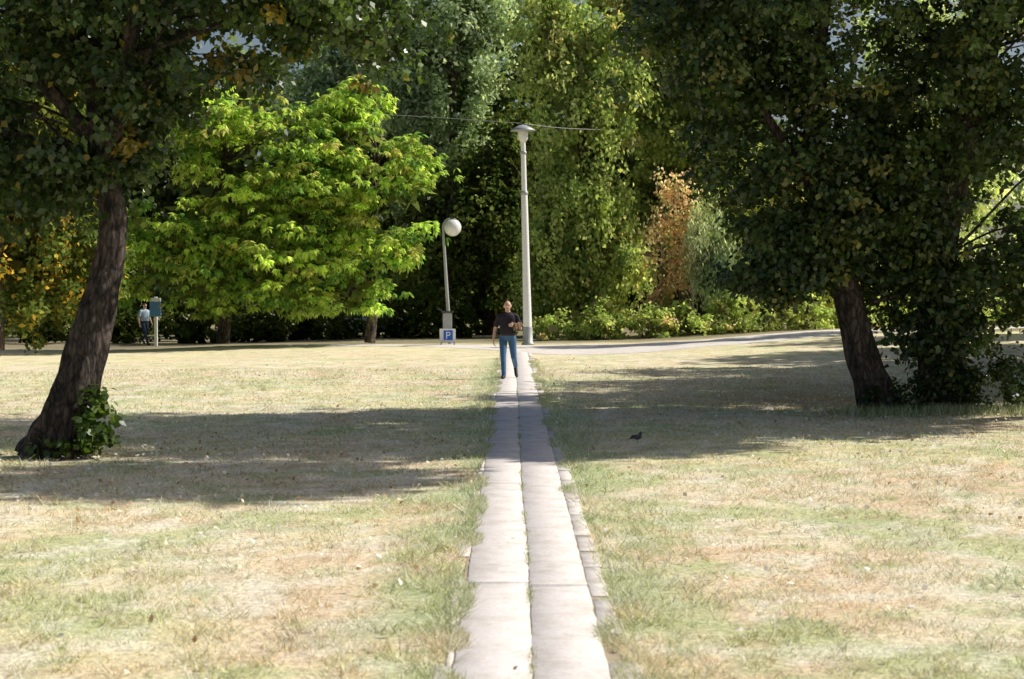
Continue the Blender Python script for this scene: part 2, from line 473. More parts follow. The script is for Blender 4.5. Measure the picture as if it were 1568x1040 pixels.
blades('joint_weeds', x, y, rng.uniform(.01, .028, len(y)) + .014, .005 + y * .0002, .6, rng, .8)

rng = np.random.default_rng(21)
n = 16000
y = 8 + rng.uniform(0, 1, n) ** 1.0 * 43; x = rng.uniform(-1, 1, n) * (y * .34 + 1)
pz = .09 + .92 * np.exp(-(((x + 4) / 4) ** 2 + ((y - 20) / 5) ** 2)) + .8 * np.exp(-(((x - 6) / 5) ** 2 + ((y - 28) / 6) ** 2))
k = (rng.uniform(0, 1, n) < pz) & ((x < -.35) | (x > .6) | (rng.uniform(0, 1, n) < .06)); x, y = x[k], y[k]; n = len(x)
c = np.stack([x, y, H(x, y) + .03 + rng.uniform(0, .02, n)], -1)
nn = nrm(np.array([0, 0, 1.]) + rng.normal(size=(n, 3)) * .5)
pal = np.array([(.92, .80, .60), (.62, .44, .24), (.42, .27, .14), (.97, .93, .84)])
me = leaf_mesh('fallen_leaves', c, nn, .055, .042, pal[rng.choice(4, n, p=[.4, .20, .1, .30])], rng, 0.0)
new_obj('fallen_leaves', me, None, [DRYLEAF])

# ---------------------------------------------------------------- NEAR LEFT TREE
tp = [(-5.46, 20.3, -.05), (-5.38, 20.3, .25), (-5.24, 20.3, .65), (-5.06, 20.3, 1.24), (-4.93, 20.35, 1.79), (-4.80, 20.4, 2.33), (-4.76, 20.4, 2.87), (-4.84, 20.4, 3.34), (-4.92, 20.4, 3.9), (-5.0, 20.5, 5.2), (-4.8, 20.6, 7), (-4.7, 20.7, 9)]
tr = [.46, .35, .29, .24, .205, .17, .155, .15, .14, .12, .08, .03]
t2 = [(-4.88, 20.3, 3.5), (-4.6, 20.1, 4.1), (-4.42, 19.9, 5.0), (-4.0, 19.8, 6.3), (-3.4, 19.7, 8)]
t3 = [(-4.9, 20.4, 3.7), (-5.4, 20.1, 4.3), (-6.2, 19.8, 5.2), (-7.2, 19.5, 6.5)]
DG = [(.06, .10, .027, 4), (.10, .15, .037, 2), (.040, .067, .022, 2.5), (.30, .23, .04, .5)]
def rejL(c, r):
    x, z = c[:, 0], c[:, 2]
    hole = (x > -3.6) & (z < 4.35 + .40 * np.sin(x * 5))
    hole |= (x > -4.3) & (z < 3.8 + .3 * np.sin(x * 9))
    hole |= (x > -4.8) & (z < 3.2)
    hole |= (fbm(x * 1.3 + 30, z * 1.3 + 30, 99, 2) < .40)
    return hole | (r.uniform(size=len(c)) < .05)
tree('shade_tree', [(tp, tr), (t2, [.11, .09, .08, .06, .03]), (t3, [.10, .08, .06, .03])],
     [(-6.4, 20.6, 4.7, 2.6, 1.8, 1.9), (-3.8, 20.5, 5.4, 2.8, 1.5, 1.4), (-5.2, 20.4, 7.2, 4.0, 3.0, 2.4), (-7.0, 20.3, 3.4, 1.2, 1.5, .9), (-5.1, 20.6, 3.9, .9, .8, .8), (-2.1, 20, 5.6, 1.3, 1.2, .9), (-6.1, 20.2, 3.6, 1.3, .9, .9)],
     1800, .28, 50, .11, .08, DG, 31, nlimb=90, limb_r=.04, seg=36, reject=rejL, mat=LEAF_NEAR, droop=.6, zmin=3.0, wts=[1.4, 1.7, .6, 1, 1.3, 1.7, 1.3])
crown('basal_sprouts', [(-4.90, 20.05, .45, .20, .25, .5), (-5.35, 19.95, .15, .35, .15, .16)], 36, .12, 16, .12, .09, [(.07, .12, .02, 3), (.16, .22, .05, 1)], 5, mat=LEAF_NEAR)

# ---------------------------------------------------------------- NEAR RIGHT TREE
y0 = 28.2
ta = [(6.12, y0, -.05), (6.0, y0, .3), (5.84, y0, .8), (5.60, y0, 1.7), (5.38, y0, 2.45), (5.10, y0, 3.35), (4.95, y0, 4.1), (5.0, y0 + .1, 5.2), (5.2, y0 + .2, 7), (5.6, y0 + .3, 10)]
ra = [.40, .31, .27, .23, .20, .17, .15, .13, .10, .03]
tb = [(7.2, y0 + .2, -.05), (7.15, y0 + .2, .5), (7.1, y0 + .3, 1.9), (7.3, y0 + .3, 3.6), (7.9, y0 + .4, 6), (8.4, y0 + .4, 9), (8.6, y0 + .5, 12.5)]
rb = [.5, .38, .30, .26, .2, .12, .04]
tc_ = [(5.15, y0, 3.2), (4.6, y0 - .1, 4.2), (3.9, y0 - .2, 5.3), (3.2, y0 - .2, 7)]
def rejR(c, r):
    x, z = c[:, 0], c[:, 2]
    g = (x > 7.5) & (x < 12) & (z > 2.9) & (z < 4.4) & (r.uniform(size=len(c)) < .55)
    g |= (x > 7.8) & (z < 1.2 + .4 * np.sin(x * 6)) & (r.uniform(size=len(c)) < .85)
    g |= (np.hypot(x - 5.75, (z - 5.55)) < .30) | (np.hypot(x - 6.6, (z - 6.1)) < .25) | (np.hypot(x - 8.3, (z - 3.7)) < .45)
    g |= (x < 4.6) & (z < 1.3)
    g |= (fbm(x * .9 + 30, z * .9 + 30, 101, 2) < .33) & (z < 7)
    return g | (r.uniform(size=len(c)) < .04)
RG = [(.06, .10, .027, 4), (.105, .155, .038, 2.4), (.038, .064, .021, 2.6), (.24, .23, .07, .5)]
tree('shade_caster_elm', [(ta, ra), (tb, rb), (tc_, [.10, .08, .06, .03])],
     [(5.2, y0 + .3, 4.4, 2.1, 1.6, 2.0), (8.0, y0, 4.6, 2.6, 2.0, 2.6), (6.4, y0 - .5, 8.0, 4.4, 3.2, 3.2), (4.4, y0 - .3, 2.6, 1.1, .8, .95), (7.1, y0, 1.9, 1.0, .7, 1.6), (6.2, y0 + .4, 2.8, 1.4, .8, 1.1), (3.4, y0, 6.2, 1.8, 1.6, 1.4), (10.0, y0, 7.2, 2.5, 2.5, 2.6), (8.6, y0, 2.4, 1.4, .9, .9), (7.8, 25.2, 10.0, 2.6, 2.2, 2.0), (6.5, 27.8, 11.8, 3.4, 3.2, 1.8), (7.4, 23.9, 8.9, 1.9, 1.5, 1.3)],  # high lobes above the view are placed for their shadow on the lawn
     3700, .35, 50, .125, .095, RG, 41, nlimb=120, limb_r=.04, seg=28, reject=rejR, mat=LEAF_NEAR, droop=.5,
     wts=[1.3, 1.2, .9, 2.0, 1.2, 1.4, 1.3, .7, 1.3, .8, .8, 1])
def sprej(c, r): return fbm(c[:, 0] * 2.2 + 9, c[:, 2] * 1.5 + 9, 5, 2) < .42
crown('basal_sprouts', [(7.2, y0 - .1, .9, .7, .45, 1.2), (7.9, y0 - .1, .45, .7, .5, .6), (6.5, y0 - .2, .2, 1.0, .3, .3)], 300, .17, 30, .10, .06, [(.04, .07, .02, 3), (.09, .12, .03, 1)], 6, mat=LEAF_NEAR, flat=1.2, reject=sprej)
rg_ = np.random.default_rng(77)
n = 6000
gx = 5.6 + rg_.normal(0, .35, n) + rg_.uniform(0, 2.8, n); gy = y0 - .35 + rg_.normal(0, .28, n)
blades('rough_grass', gx, gy, rg_.uniform(.06, .22, n), np.full(n, .014), .5, rg_, .8)

tree('shade_caster_elm', [([(13, 28.6, 0), (12.9, 28.4, 2.5), (12.7, 27.6, 6), (12.4, 26, 9), (12.0, 23.5, 11.5), (11.6, 21.6, 13)], [.42, .32, .25, .2, .13, .05])],  # leaning tree out of view, added to throw shade on the left lawn
     [(12.6, 27.6, 8.2, 2.4, 2.4, 2.3), (12.3, 25.2, 10.8, 2.2, 2.2, 1.5), (11.7, 21.8, 13.4, 2.2, 1.9, 1.2)],
     520, .55, 46, .26, .19, RG, 141, nlimb=20, wts=[1, 1, 1.3])
for k_, (tx, ty, top, n_) in enumerate(((15.0, 34.5, 13.5, 480), (17.4, 39.8, 14, 480), (19.6, 45.4, 14.5, 480), (22.4, 52, 15, 460), (26.5, 60, 16, 460))):  # row of unseen trees added to darken the right lawn with their shadows
    tree('shade_caster_elm', [([(tx, ty, 0.2), (tx - .1, ty, 2), (tx + .1, ty, 5), (tx, ty, top - 3)], [.4, .28, .2, .06])],
         [(tx, ty, top * .45, 3.2, 2.6, top * .38), (tx - .3, ty, top * .75, 3.4, 2.8, top * .22), (tx + 1.5, ty + 1, top * .6, 3, 3, top * .25)],
         n_, .7, 34, .36, .26, RG, 43 + k_, nlimb=20)
BI = [(.62, .69, .44, 3), (.80, .83, .62, 2), (.30, .38, .17, 2)]  # pale palette puts sunlit brightness and sky sparkle into the leaf colour
tree('birch_tree', [([(17.2, 64, 0.4), (17.1, 64, 4), (17.3, 64, 9), (17.2, 64, 14)], [.2, .16, .1, .04])],
     [(17.0, 64, 6.0, 2.4, 1.8, 4.0), (15.2, 64, 10.5, 2.6, 1.8, 3.0), (18.6, 64, 11.5, 2.6, 1.8, 3.0)],
     460, .5, 40, .22, .15, BI, 143, nlimb=40, reject=lambda c, r: fbm(c[:, 0] * .9, c[:, 2] * .9, 15, 2) < .33)

# ---------------------------------------------------------------- BACKGROUND TREES
CH = [(.36, .49, .12, 4), (.54, .64, .19, 3), (.16, .29, .08, 2), (.58, .56, .22, 1)]
def ch_rej(c, r):
    x, z = c[:, 0], c[:, 2]
    g = (z < .9 + .7 * np.sin(x * 1.7)) & (r.uniform(size=len(c)) < .92)
    g |= z < .6
    g |= (fbm(x * .6 + 50, z * .8 + 50, 77, 2) < .39)
    return g
tree('chestnut_tree', [([(-11.2, 66, 0), (-11.1, 66, 2), (-11.3, 66, 5), (-11, 66, 8)], [.26, .22, .18, .08])],
     [(-12.6, 65, 4.4, 2.8, 2.4, 2.9), (-9.4, 65, 7.0, 3.2, 2.4, 2.3), (-8.9, 64, 2.7, 2.7, 1.8, 2.3), (-13.8, 65, 3.0, 1.9, 1.8, 2.2), (-11.6, 65.5, 8.4, 2.6, 2.0, 1.6), (-10.2, 64.4, 4.9, 2.0, 1.6, 1.6), (-11.5, 63.6, 2.2, 1.6, 1.2, 1.3)],
     560, .78, 90, .28, .12, CH, 51, nlimb=50, flat=.7, shell=2.6, reject=ch_rej, core=700, dome=True)
tree('chestnut_tree', [([(-5.6, 67, 0), (-5.4, 67, 2), (-5.5, 67, 5), (-5.2, 67, 8)], [.22, .19, .15, .08])],
     [(-4.6, 65.3, 6.2, 1.8, 1.8, 1.8), (-6.6, 66, 7.9, 2.4, 2.0, 1.6), (-4.4, 64.8, 4.1, 1.5, 1.5, 1.2), (-7.0, 65.4, 4.6, 1.9, 1.8, 1.6), (-6.3, 65.5, 2.0, 1.6, 1.4, 1.3), (-5.5, 66, 9.2, 1.5, 1.6, 1.0)],
     360, .75, 90, .28, .12, CH, 52, nlimb=50, flat=.7, shell=2.6, reject=ch_rej, core=450, dome=True)
PO = [(.40, .48, .34, 3), (.55, .63, .48, 2), (.20, .27, .16, 2)]
def thin_rej(s, th):
    return lambda c, r: fbm(c[:, 0] * s + 90, c[:, 2] * s + 90, 88, 2) < th
tree('poplar_tree', [([(-2.9, 84, 0), (-2.9, 84, 8), (-2.9, 84, 21)], [.3, .2, .05])],
     [(-3.2, 84, 8, 2.2, 1.8, 5.0), (-3.0, 84, 14.5, 2.6, 2.0, 5.5), (-4.8, 84, 11.5, 1.6, 1.4, 4), (-1.4, 85, 16, 1.8, 2, 4)],
     600, .75, 44, .32, .18, PO, 53, nlimb=30, core=800, flat=1.3, droop=.5, reject=thin_rej(.6, .28))
tree('poplar_tree', [([(-8.2, 88, 0), (-8.1, 88, 8), (-8.2, 88, 18)], [.3, .2, .05])],
     [(-8.4, 88, 12.0, 2.2, 1.8, 4.0), (-6.9, 88, 15.5, 1.9, 2, 4.0), (-10.6, 88, 10.5, 2.2, 1.8, 3.2)],
     400, .75, 40, .34, .19, PO, 153, nlimb=30, core=500, flat=1.2, droop=.5)
DK = [(.09, .135, .04, 4), (.16, .20, .06, 2), (.26, .26, .09, .6)]
tree('maple_tree', [([(-1.0, 79, 0), (-1.1, 79, 4), (-1.0, 79, 9)], [.3, .2, .05]), ([(-3.0, 78, 0), (-2.9, 78, 3), (-2.7, 78, 7)], [.25, .18, .05])],
     [(-1.4, 79, 5.5, 2.0, 1.8, 3.6), (-3.4, 79, 4.5, 2.0, 1.8, 3.2), (.2, 80, 7.5, 1.4, 1.6, 4.5), (-1.4, 79, 1.6, 2.6, 1.5, 1.5)],
     360, .65, 42, .28, .19, DK, 54, nlimb=30, core=900)
OL = [(.38, .46, .17, 4), (.55, .60, .27, 3), (.18, .26, .09, 3), (.60, .52, .25, .7)]
tree('linden_tree', [([(3.2, 76, 0), (3.1, 76, 5), (3.2, 76, 14)], [.4, .3, .08])],
     [(2.6, 75, 5.0, 2.0, 1.6, 4.2), (3.3, 75, 10.5, 2.5, 2.0, 4.2), (4.6, 75, 3.4, 1.4, 1.4, 3.2), (1.6, 75.4, 13.2, 1.6, 1.6, 3.0), (1.5, 74.5, 3, 1.0, 1.1, 2.8)],
     640, .62, 50, .24, .16, OL, 55, nlimb=30, core=900, droop=1.1, flat=1.4, reject=thin_rej(.8, .36))
tree('linden_tree', [([(8, 78, 0), (8, 78, 5), (8.3, 78, 14)], [.4, .3, .08])],
     [(7.4, 77, 11, 2.8, 2.0, 3.6), (10.2, 78, 11, 3.0, 2.0, 3.6), (5.6, 77, 14, 2.6, 2.0, 2.6), (7, 78, 6, 2, 1.8, 3)],
     480, .7, 42, .28, .19, [(.22, .29, .10, 4), (.36, .42, .16, 3), (.44, .41, .18, 1)], 56, nlimb=30, core=800, droop=.9, reject=thin_rej(.6, .33))
tree('cherry_tree', [([(6.3, 73, 0.3), (6.3, 73, 3), (6.4, 73, 6)], [.12, .09, .03])],
     [(6.6, 72.2, 3.2, .8, .8, 2.4), (6.9, 72.4, 5.6, .8, .7, 1.7), (6.0, 72.0, 4.4, .4, .5, 1.4), (7.4, 72.4, 3.4, .7, .5, 1.8), (6.3, 71.6, 1.6, .9, .5, 1.0)],
     150, .50, 36, .18, .12, [(.74, .52, .38, 3), (.56, .37, .23, 2), (.82, .66, .50, 1.4), (.32, .38, .16, 2.2)], 57, nlimb=16, core=100, droop=1, flat=1.3, reject=lambda c, r: fbm(c[:, 0] * 1.5, c[:, 2] * 1.5, 35, 2) < .42)
tree('willow_tree', [([(7.9, 72.4, 0.3), (7.9, 72.4, 3), (7.9, 72.4, 5)], [.2, .14, .05])],
     [(8.3, 71.6, 3.6, 1.0, .9, 1.9), (8.2, 71.8, 5.0, .8, .9, .9), (9.1, 71.6, 2.6, .9, .8, 1.5)],
     130, .50, 70, .24, .06, [(.54, .62, .46, 3), (.68, .74, .58, 2), (.28, .37, .22, 2)], 58, nlimb=12, core=200, droop=1.8, flat=1.8, reject=lambda c, r: fbm(c[:, 0] * 1.5, c[:, 2] * 1.5, 36, 2) < .38)
IV = [(.68, .70, .33, 4), (.78, .72, .42, 2), (.34, .40, .16, 2), (.74, .58, .40, .8)]
tree('ivy_covered_tree', [([(11.5, 74, 0.3), (11.5, 74, 3), (11.5, 74, 6)], [.25, .2, .05])],
     [(10.3, 73, 3.4, 1.5, 1.0, 3.0), (12.2, 73, 4.4, 1.8, 1.2, 3.2), (11.2, 73, 6.2, 1.8, 1.1, 1.8), (14.3, 73.5, 3.0, 1.8, 1.2, 2.4)],
     360, .5, 52, .19, .14, IV, 59, nlimb=16, core=500, droop=1, flat=1.4, reject=thin_rej(.9, .36))
crown('shrubs', [(x_, 70.2 + .5 * math.sin(x_ * 3) + max(0, x_ - 12) * .8, float(H(x_, 70)) + .5, .9, .8, .9 + .6 * math.sin(x_ * 2.2)) for x_ in np.arange(1.6, 24, 1.05)],
      520, .34, 45, .17, .12, [(.42, .51, .18, 3), (.55, .59, .27, 2), (.21, .28, .10, 2), (.64, .52, .32, .5)], 60, core=500)
crown('undergrowth', [(x_, 74 + 1.2 * math.sin(x_ * 2), .3, 1.5, 1.0, 1.5 + .6 * math.sin(x_ * 1.3)) for x_ in np.arange(-27, -2.5, 1.5)],
      420, .5, 40, .22, .15, [(.05, .075, .02, 3), (.09, .11, .03, 1)], 64, core=900)
HB = [(.11, .155, .045, 4), (.19, .24, .07, 2), (.64, .44, .08, .9), (.42, .44, .13, 1)]
tree('hornbeam_tree', [([(-17.6, 58, 0), (-17.5, 58, 3), (-17.3, 58, 7)], [.3, .22, .06]), ([(-14.6, 60, -.2), (-14.5, 60, 3), (-14.2, 60, 6)], [.18, .14, .05])],
     [(-17, 59, 5.0, 3.0, 2.0, 4.2), (-14.6, 61, 8.8, 2.5, 2.0, 2.6), (-16, 59, 9, 3, 2.4, 2.8), (-16.6, 60, 2.3, 1.7, 1.3, 2.0), (-14.4, 60, 3.0, .8, .8, 1.8)],
     640, .55, 45, .24, .16, HB, 61, nlimb=24, core=800)
tree('maple_tree', [([(-19.5, 46, -.2), (-19.5, 46, 3), (-19.4, 46, 7)], [.35, .25, .06])],
     [(-20.5, 47, 5.2, 3.8, 3.2, 3.2), (-19, 47, 8, 4, 3.2, 2.6)],
     360, .6, 42, .24, .16, [(.06, .09, .025, 4), (.42, .28, .03, 1)], 62, nlimb=24, core=400)
DM = [(.15, .21, .075, 4), (.24, .30, .11, 2)]
bl = []
rg = np.random.default_rng(9)
for x_ in np.arange(-46, 20, 3.4):
    top = 16.5 + rg.uniform(-1.0, 2.5)
    if -15.5 < x_ < -7: top = 16.2 + rg.uniform(-.6, .8)
    if -7 < x_ < 14: top = 20
    if x_ > 14: top = 9.5
    bl.append((x_, 96 + rg.uniform(-4, 4), top * .5, 3.0, 2.4, top * .5))
    bl.append((x_ + 1, 92, 2.2, 3, 2.2, 2.4))
for x_ in np.arange(20, 60, 3.6):
    bl.append((x_, 92 + rg.uniform(-4, 4), 3.6, 3.0, 2.6, 4.6 + rg.uniform(-1, 1)))
crown('distant_trees', bl, 2600, 1.0, 36, .5, .34, DM, 63, core=7500)

# ---------------------------------------------------------------- LAMPS
WHITE = simple_mat('white_painted_metal', (.88, .88, .86), .45, 0, .07, 6)
GREY = simple_mat('galvanised_metal', (.42, .43, .43), .5, .2, .2, 8)
DARKM = simple_mat('dark_metal', (.08, .085, .09), .5, .3, .2, 8)
BLUE = simple_mat('sign_blue', (.02, .14, .62), .4, 0, .05, 5)
PBLUE = simple_mat('faded_blue_panel', (.10, .26, .48), .5, 0, .2, 5)
GLASS = simple_mat('lamp_opal_glass', (.82, .82, .80), .12, 0, .05, 5, spec=.8)

def revolve(name, prof, parent, mat, loc=(0, 0, 0), rot=(0, 0, 0), seg=24):
    a = np.linspace(0, 2 * np.pi, seg, endpoint=False)
    V = np.array([[r * math.cos(t), r * math.sin(t), z] for r, z in prof for t in a])
    n = len(prof); i = np.arange(n - 1)[:, None]; j = np.arange(seg)[None, :]; j2 = (j + 1) % seg
    F = np.stack([i * seg + j, i * seg + j2, (i + 1) * seg + j2, (i + 1) * seg + j], -1).reshape(-1, 4)
    ob = new_obj(name, mesh_np(name, V, F, 4, smooth=True), parent, [mat])
    ob.location = loc; ob.rotation_euler = rot
    return ob
def box(name, size, parent, mat, loc, bev=.01, rot=(0, 0, 0)):
    bm = bmesh.new(); bmesh.ops.create_cube(bm, size=1)
    for v in bm.verts: v.co = Vector((v.co.x * size[0], v.co.y * size[1], v.co.z * size[2]))
    bmesh.ops.bevel(bm, geom=bm.edges[:], offset=bev, segments=2, affect='EDGES')
    me = bpy.data.meshes.new(name); bm.to_mesh(me); bm.free()
    ob = new_obj(name, me, parent, [mat]); ob.location = loc; ob.rotation_euler = rot; return ob
def empty(name, loc, rot=(0, 0, 0)):
    e = bpy.data.objects.new(name, None); COL.objects.link(e); e.location = loc; e.rotation_euler = rot
    e.empty_display_size = .3; return e

lp = empty('street_lamp', (.60, 64.2, float(H(.6, 64.2))), (0, math.radians(-1.4), 0))
revolve('pole_base', [(.0, 0), (.24, 0), (.24, .06), (.19, .10), (.185, .62), (.16, .70)], lp, GREY)
revolve('pole', [(.165, .66), (.155, 1.6), (.135, 3.2), (.13, 4.5), (.12, 5.6), (.10, 5.75), (.095, 7.2), (.085, 7.9), (.07, 8.0)], lp, WHITE)
revolve('pole_collar', [(.11, 5.62), (.145, 5.66), (.145, 5.74), (.11, 5.78)], lp, GREY)
revolve('bracket_collar', [(.10, 7.15), (.13, 7.18), (.13, 7.24), (.10, 7.27)], lp, GREY)
revolve('lamp_bowl', [(.0, 7.58), (.10, 7.60), (.18, 7.72), (.20, 7.9), (.18, 8.02)], lp, GLASS)
revolve('lamp_canopy', [(.18, 7.99), (.46, 8.02), (.47, 8.05), (.30, 8.16), (.14, 8.24), (.0, 8.27)], lp, GREY)

gl = empty('globe_lamp', (-2.33, 64.5, 0))
V, F = tube_data([(0, 0, 0), (-.04, 0, .6), (-.13, 0, 2), (-.22, 0, 3.5), (-.27, 0, 4.3), (-.25, 0, 4.55), (-.12, 0, 4.72), (.06, 0, 4.73), (.09, 0, 4.66)], [.085, .075, .065, .055, .05, .04, .04, .04, .04], 12, sub=5)
new_obj('curved_pole', mesh_np('curved_pole', V, F, 4, smooth=True), gl, [GREY])
revolve('globe', [(.33 * math.sin(a), -.33 * math.cos(a)) for a in np.linspace(0.01, math.pi - .01, 20)], gl, GLASS, (.09, 0, 4.42), seg=32)
revolve('globe_cap', [(.0, .36), (.10, .35), (.14, .30), (.10, .28)], gl, DARKM, (.09, 0, 4.42))

sg = empty('parking_sign', (-2.40, 63.6, 0))
box('cabinet', (.34, .26, .9), sg, GREY, (-.02, .3, .75), .02)
box('cabinet_cap', (.44, .34, .07), sg, DARKM, (-.02, .3, 1.24), .01)
box('cap_bracket', (.30, .06, .06), sg, DARKM, (-.25, .3, 1.30), .01, (0, .5, 0))
box('leg_1', (.05, .05, .5), sg, GREY, (-.24, .04, .22), .005)
box('leg_2', (.05, .05, .5), sg, GREY, (.24, .04, .22), .005)
box('board', (.60, .03, .52), sg, WHITE, (0, 0, .36), .008)
box('blue_panel', (.34, .012, .36), sg, BLUE, (.02, -.024, .38), .003)
fc = bpy.data.curves.new('letter', 'FONT'); fc.body = 'P'; fc.size = .38; fc.extrude = .004
fo = bpy.data.objects.new('tmp', fc); COL.objects.link(fo)
bpy.context.view_layer.update()
fm = bpy.data.meshes.new_from_object(fo.evaluated_get(bpy.context.evaluated_depsgraph_get()))
bpy.data.objects.remove(fo)
lo = new_obj('letter_p', fm, sg, [WHITE]); lo.location = (-.08, -.036, .245); lo.rotation_euler = (math.pi / 2, 0, 0)

pts = [(-9.0, 66, 9.0), (-6, 65.7, 8.85), (-3, 65.3, 8.65), (.34, 64.2, 8.32)]
V, F = tube_data(pts, [.010] * 4, 6, sub=10)
V2, F2 = tube_data([(.46, 64.2, 8.3), (2, 69, 8.6), (4, 74, 9)], [.010] * 3, 6, sub=10)
V, F = join_data([(V, F), (V2, F2)])
new_obj('overhead_cable', mesh_np('overhead_cable', V, F, 4, smooth=True), None, [GREY])

# ---------------------------------------------------------------- PEOPLE
def ellipsoid(c, r, nu=20, nv=14):
    V, F = [], []
    for a in range(nv + 1):
        th = math.pi * a / nv
        for b in range(nu):
            ph = 2 * math.pi * b / nu
            V.append([c[0] + r[0] * math.sin(th) * math.cos(ph), c[1] + r[1] * math.sin(th) * math.sin(ph), c[2] - r[2] * math.cos(th)])
    for a in range(nv):
        for b in range(nu):
            b2 = (b + 1) % nu
            F.append([a * nu + b, a * nu + b2, (a + 1) * nu + b2, (a + 1) * nu + b])
    return np.array(V), np.array(F)
def capsule(p0, p1, r0, r1, n=6):
    p0 = np.array(p0, float); p1 = np.array(p1, float); d = p1 - p0; L = np.linalg.norm(d); d /= L
    pts, rad = [], []
    for a in np.linspace(math.pi / 2 * .98, 0, n): pts.append(p0 - d * r0 * math.sin(a)); rad.append(r0 * math.cos(a))
    for a in np.linspace(0, math.pi / 2 * .98, n): pts.append(p1 + d * r1 * math.sin(a)); rad.append(r1 * math.cos(a))
    return tube_data(pts, rad, 14)

SKIN = simple_mat('skin', (.70, .44, .33), .55, 0, .12, 30)
HAIR = simple_mat('grey_hair', (.50, .47, .44), .8, 0, .2, 60)
SHOE = simple_mat('black_shoe', (.02, .02, .022), .4, 0, .2, 20)
BELT = simple_mat('belt_leather', (.03, .02, .015), .4, 0, .2, 20)
EYE = simple_mat('eye_dark', (.02, .015, .01), .3, 0, .1, 20)
LIP = simple_mat('lip', (.35, .14, .11), .5, 0, .1, 20)

def person(name, loc, rotz, shirt, trousers, voxel=.008, hairc=None, carry=True):
    root = empty(name, loc, (0, 0, rotz))
    segs = []
    prims = []
    def seg(p0, p1, r0, r1, m):
        segs.append((np.array(p0, float), np.array(p1, float), r0, r1, m)); prims.append(capsule(p0, p1, r0, r1))
    def ell(c, r, m):
        c = np.array(c, float); segs.append((c, c, min(r), min(r), m)); prims.append(ellipsoid(c, r))
    prof = [(.86, .14, .10), (.93, .172, .122), (.99, .178, .13), (1.05, .182, .142), (1.15, .182, .145), (1.26, .190, .135), (1.36, .20, .125), (1.42, .185, .11), (1.47, .12, .085), (1.50, .07, .065)]
    a = np.linspace(0, 2 * np.pi, 28, endpoint=False)
    V = []
    for z, rx, ry in prof:
        cyy = -.015 if z < 1.2 and z > .98 else 0
        V += [[rx * np.sign(math.cos(t)) * abs(math.cos(t)) ** .85, ry * np.sign(math.sin(t)) * abs(math.sin(t)) ** .85 + cyy, z] for t in a]
    V.append([0, 0, prof[0][0]]); V.append([0, 0, prof[-1][0]])
    n = len(prof); F = []
    for i_ in range(n - 1):
        for j_ in range(28):
            j2_ = (j_ + 1) % 28
            F.append([i_ * 28 + j_, i_ * 28 + j2_, (i_ + 1) * 28 + j2_, (i_ + 1) * 28 + j_])
    for j_ in range(28):
        j2_ = (j_ + 1) % 28
        F.append([n * 28, j2_, j_, j_]); F.append([n * 28 + 1, (n - 1) * 28 + j_, (n - 1) * 28 + j2_, (n - 1) * 28 + j2_])
    torso = (np.array(V), F)
    seg((0, 0, 1.44), (0, -.015, 1.57), .062, .055, 0)
    seg((-.05, -.045, 1.485), (.05, -.045, 1.485), .022, .022, 1); seg((-.06, .03, 1.50), (.06, .03, 1.50), .024, .024, 1)
    ell((0, -.02, 1.655), (.077, .095, .102), 0); ell((0, -.045, 1.60), (.058, .070, .065), 0)
    ell((0, -.118, 1.636), (.013, .018, .024), 0); ell((0, -.130, 1.622), (.017, .016, .013), 0)
    ell((0, -.103, 1.562), (.024, .018, .016), 0)
    for s in (-1, 1):
        ell((s * .080, -.01, 1.638), (.012, .022, .034), 0)
        ell((s * .03, -.105, 1.672), (.024, .012, .008), 0)
        seg((s * .10, 0, 1.425), (s * .185, 0, 1.405), .066, .066, 1)
    def arm(s, el, wr):
        sh = np.array((s * .195, 0, 1.40)); el = np.array(el, float); wr = np.array(wr, float)
        m = sh * .32 + el * .68
        seg(sh, m, .066, .062, 1); seg(sh * .4 + el * .6, el, .047, .041, 0); seg(el, wr, .043, .028, 0)
    arm(-1, (-.285, .03, 1.12), (-.32, -.07, .885))
    if carry: arm(1, (.29, .03, 1.13), (.155, -.22, 1.20))
    else: arm(1, (.265, -.02, 1.12), (.275, -.14, .90))
    def hand(w, d, u, nrm_):
        w, d, u, q = [np.array(v, float) for v in (w, d, u, nrm_)]
        d /= np.linalg.norm(d); u /= np.linalg.norm(u); q /= np.linalg.norm(q)
        for k_, o in enumerate((-.030, -.010, .010, .030)):
            seg(w, w + d * .085 + u * o, .018, .014, 0)
        for k_, (o, l) in enumerate(((-.031, .055), (-.0105, .070), (.0105, .076), (.032, .068))):
            b0 = w + d * .085 + u * o; b1 = b0 + (d * .9 + q * .35) * l * .45; b2 = b1 + (d * .6 + q * .8) * l * .33; b3 = b2 + (d * .2 + q * 1) * l * .25
            seg(b0, b1, .0098, .009, 0); seg(b1, b2, .009, .0085, 0); seg(b2, b3, .0085, .007, 0)
        t0 = w + d * .025 + u * .030; t1 = t0 + (d * .6 + u * .7) * .042; t2 = t1 + (d * .9 + u * .25 + q * .3) * .033
        seg(t0, t1, .013, .0105, 0); seg(t1, t2, .0105, .008, 0)
    hand((-.322, -.078, .872), (0, -.22, -1), (.15, -1, -.1), (1, .1, 0))
    if carry: hand((.145, -.235, 1.202), (-.7, -.75, .12), (.1, .1, 1), (-.6, .7, -.1))
    else: hand((.276, -.15, .885), (0, -.22, -1), (-.15, -1, -.1), (-1, .1, 0))
    # legs in mid-stride: right leg planted ahead, left leg trailing, knee bent and heel well up
    seg((-.10, 0, .90), (-.10, -.17, .50), .100, .068, 2); seg((-.10, -.17, .50), (-.085, -.30, .13), .068, .054, 2)
    seg((.10, 0, .90), (.14, -.02, .48), .100, .068, 2); seg((.14, -.02, .48), (.18, .33, .27), .066, .054, 2)
    seg((-.085, -.30, .14), (-.085, -.315, .075), .056, .05, 2)
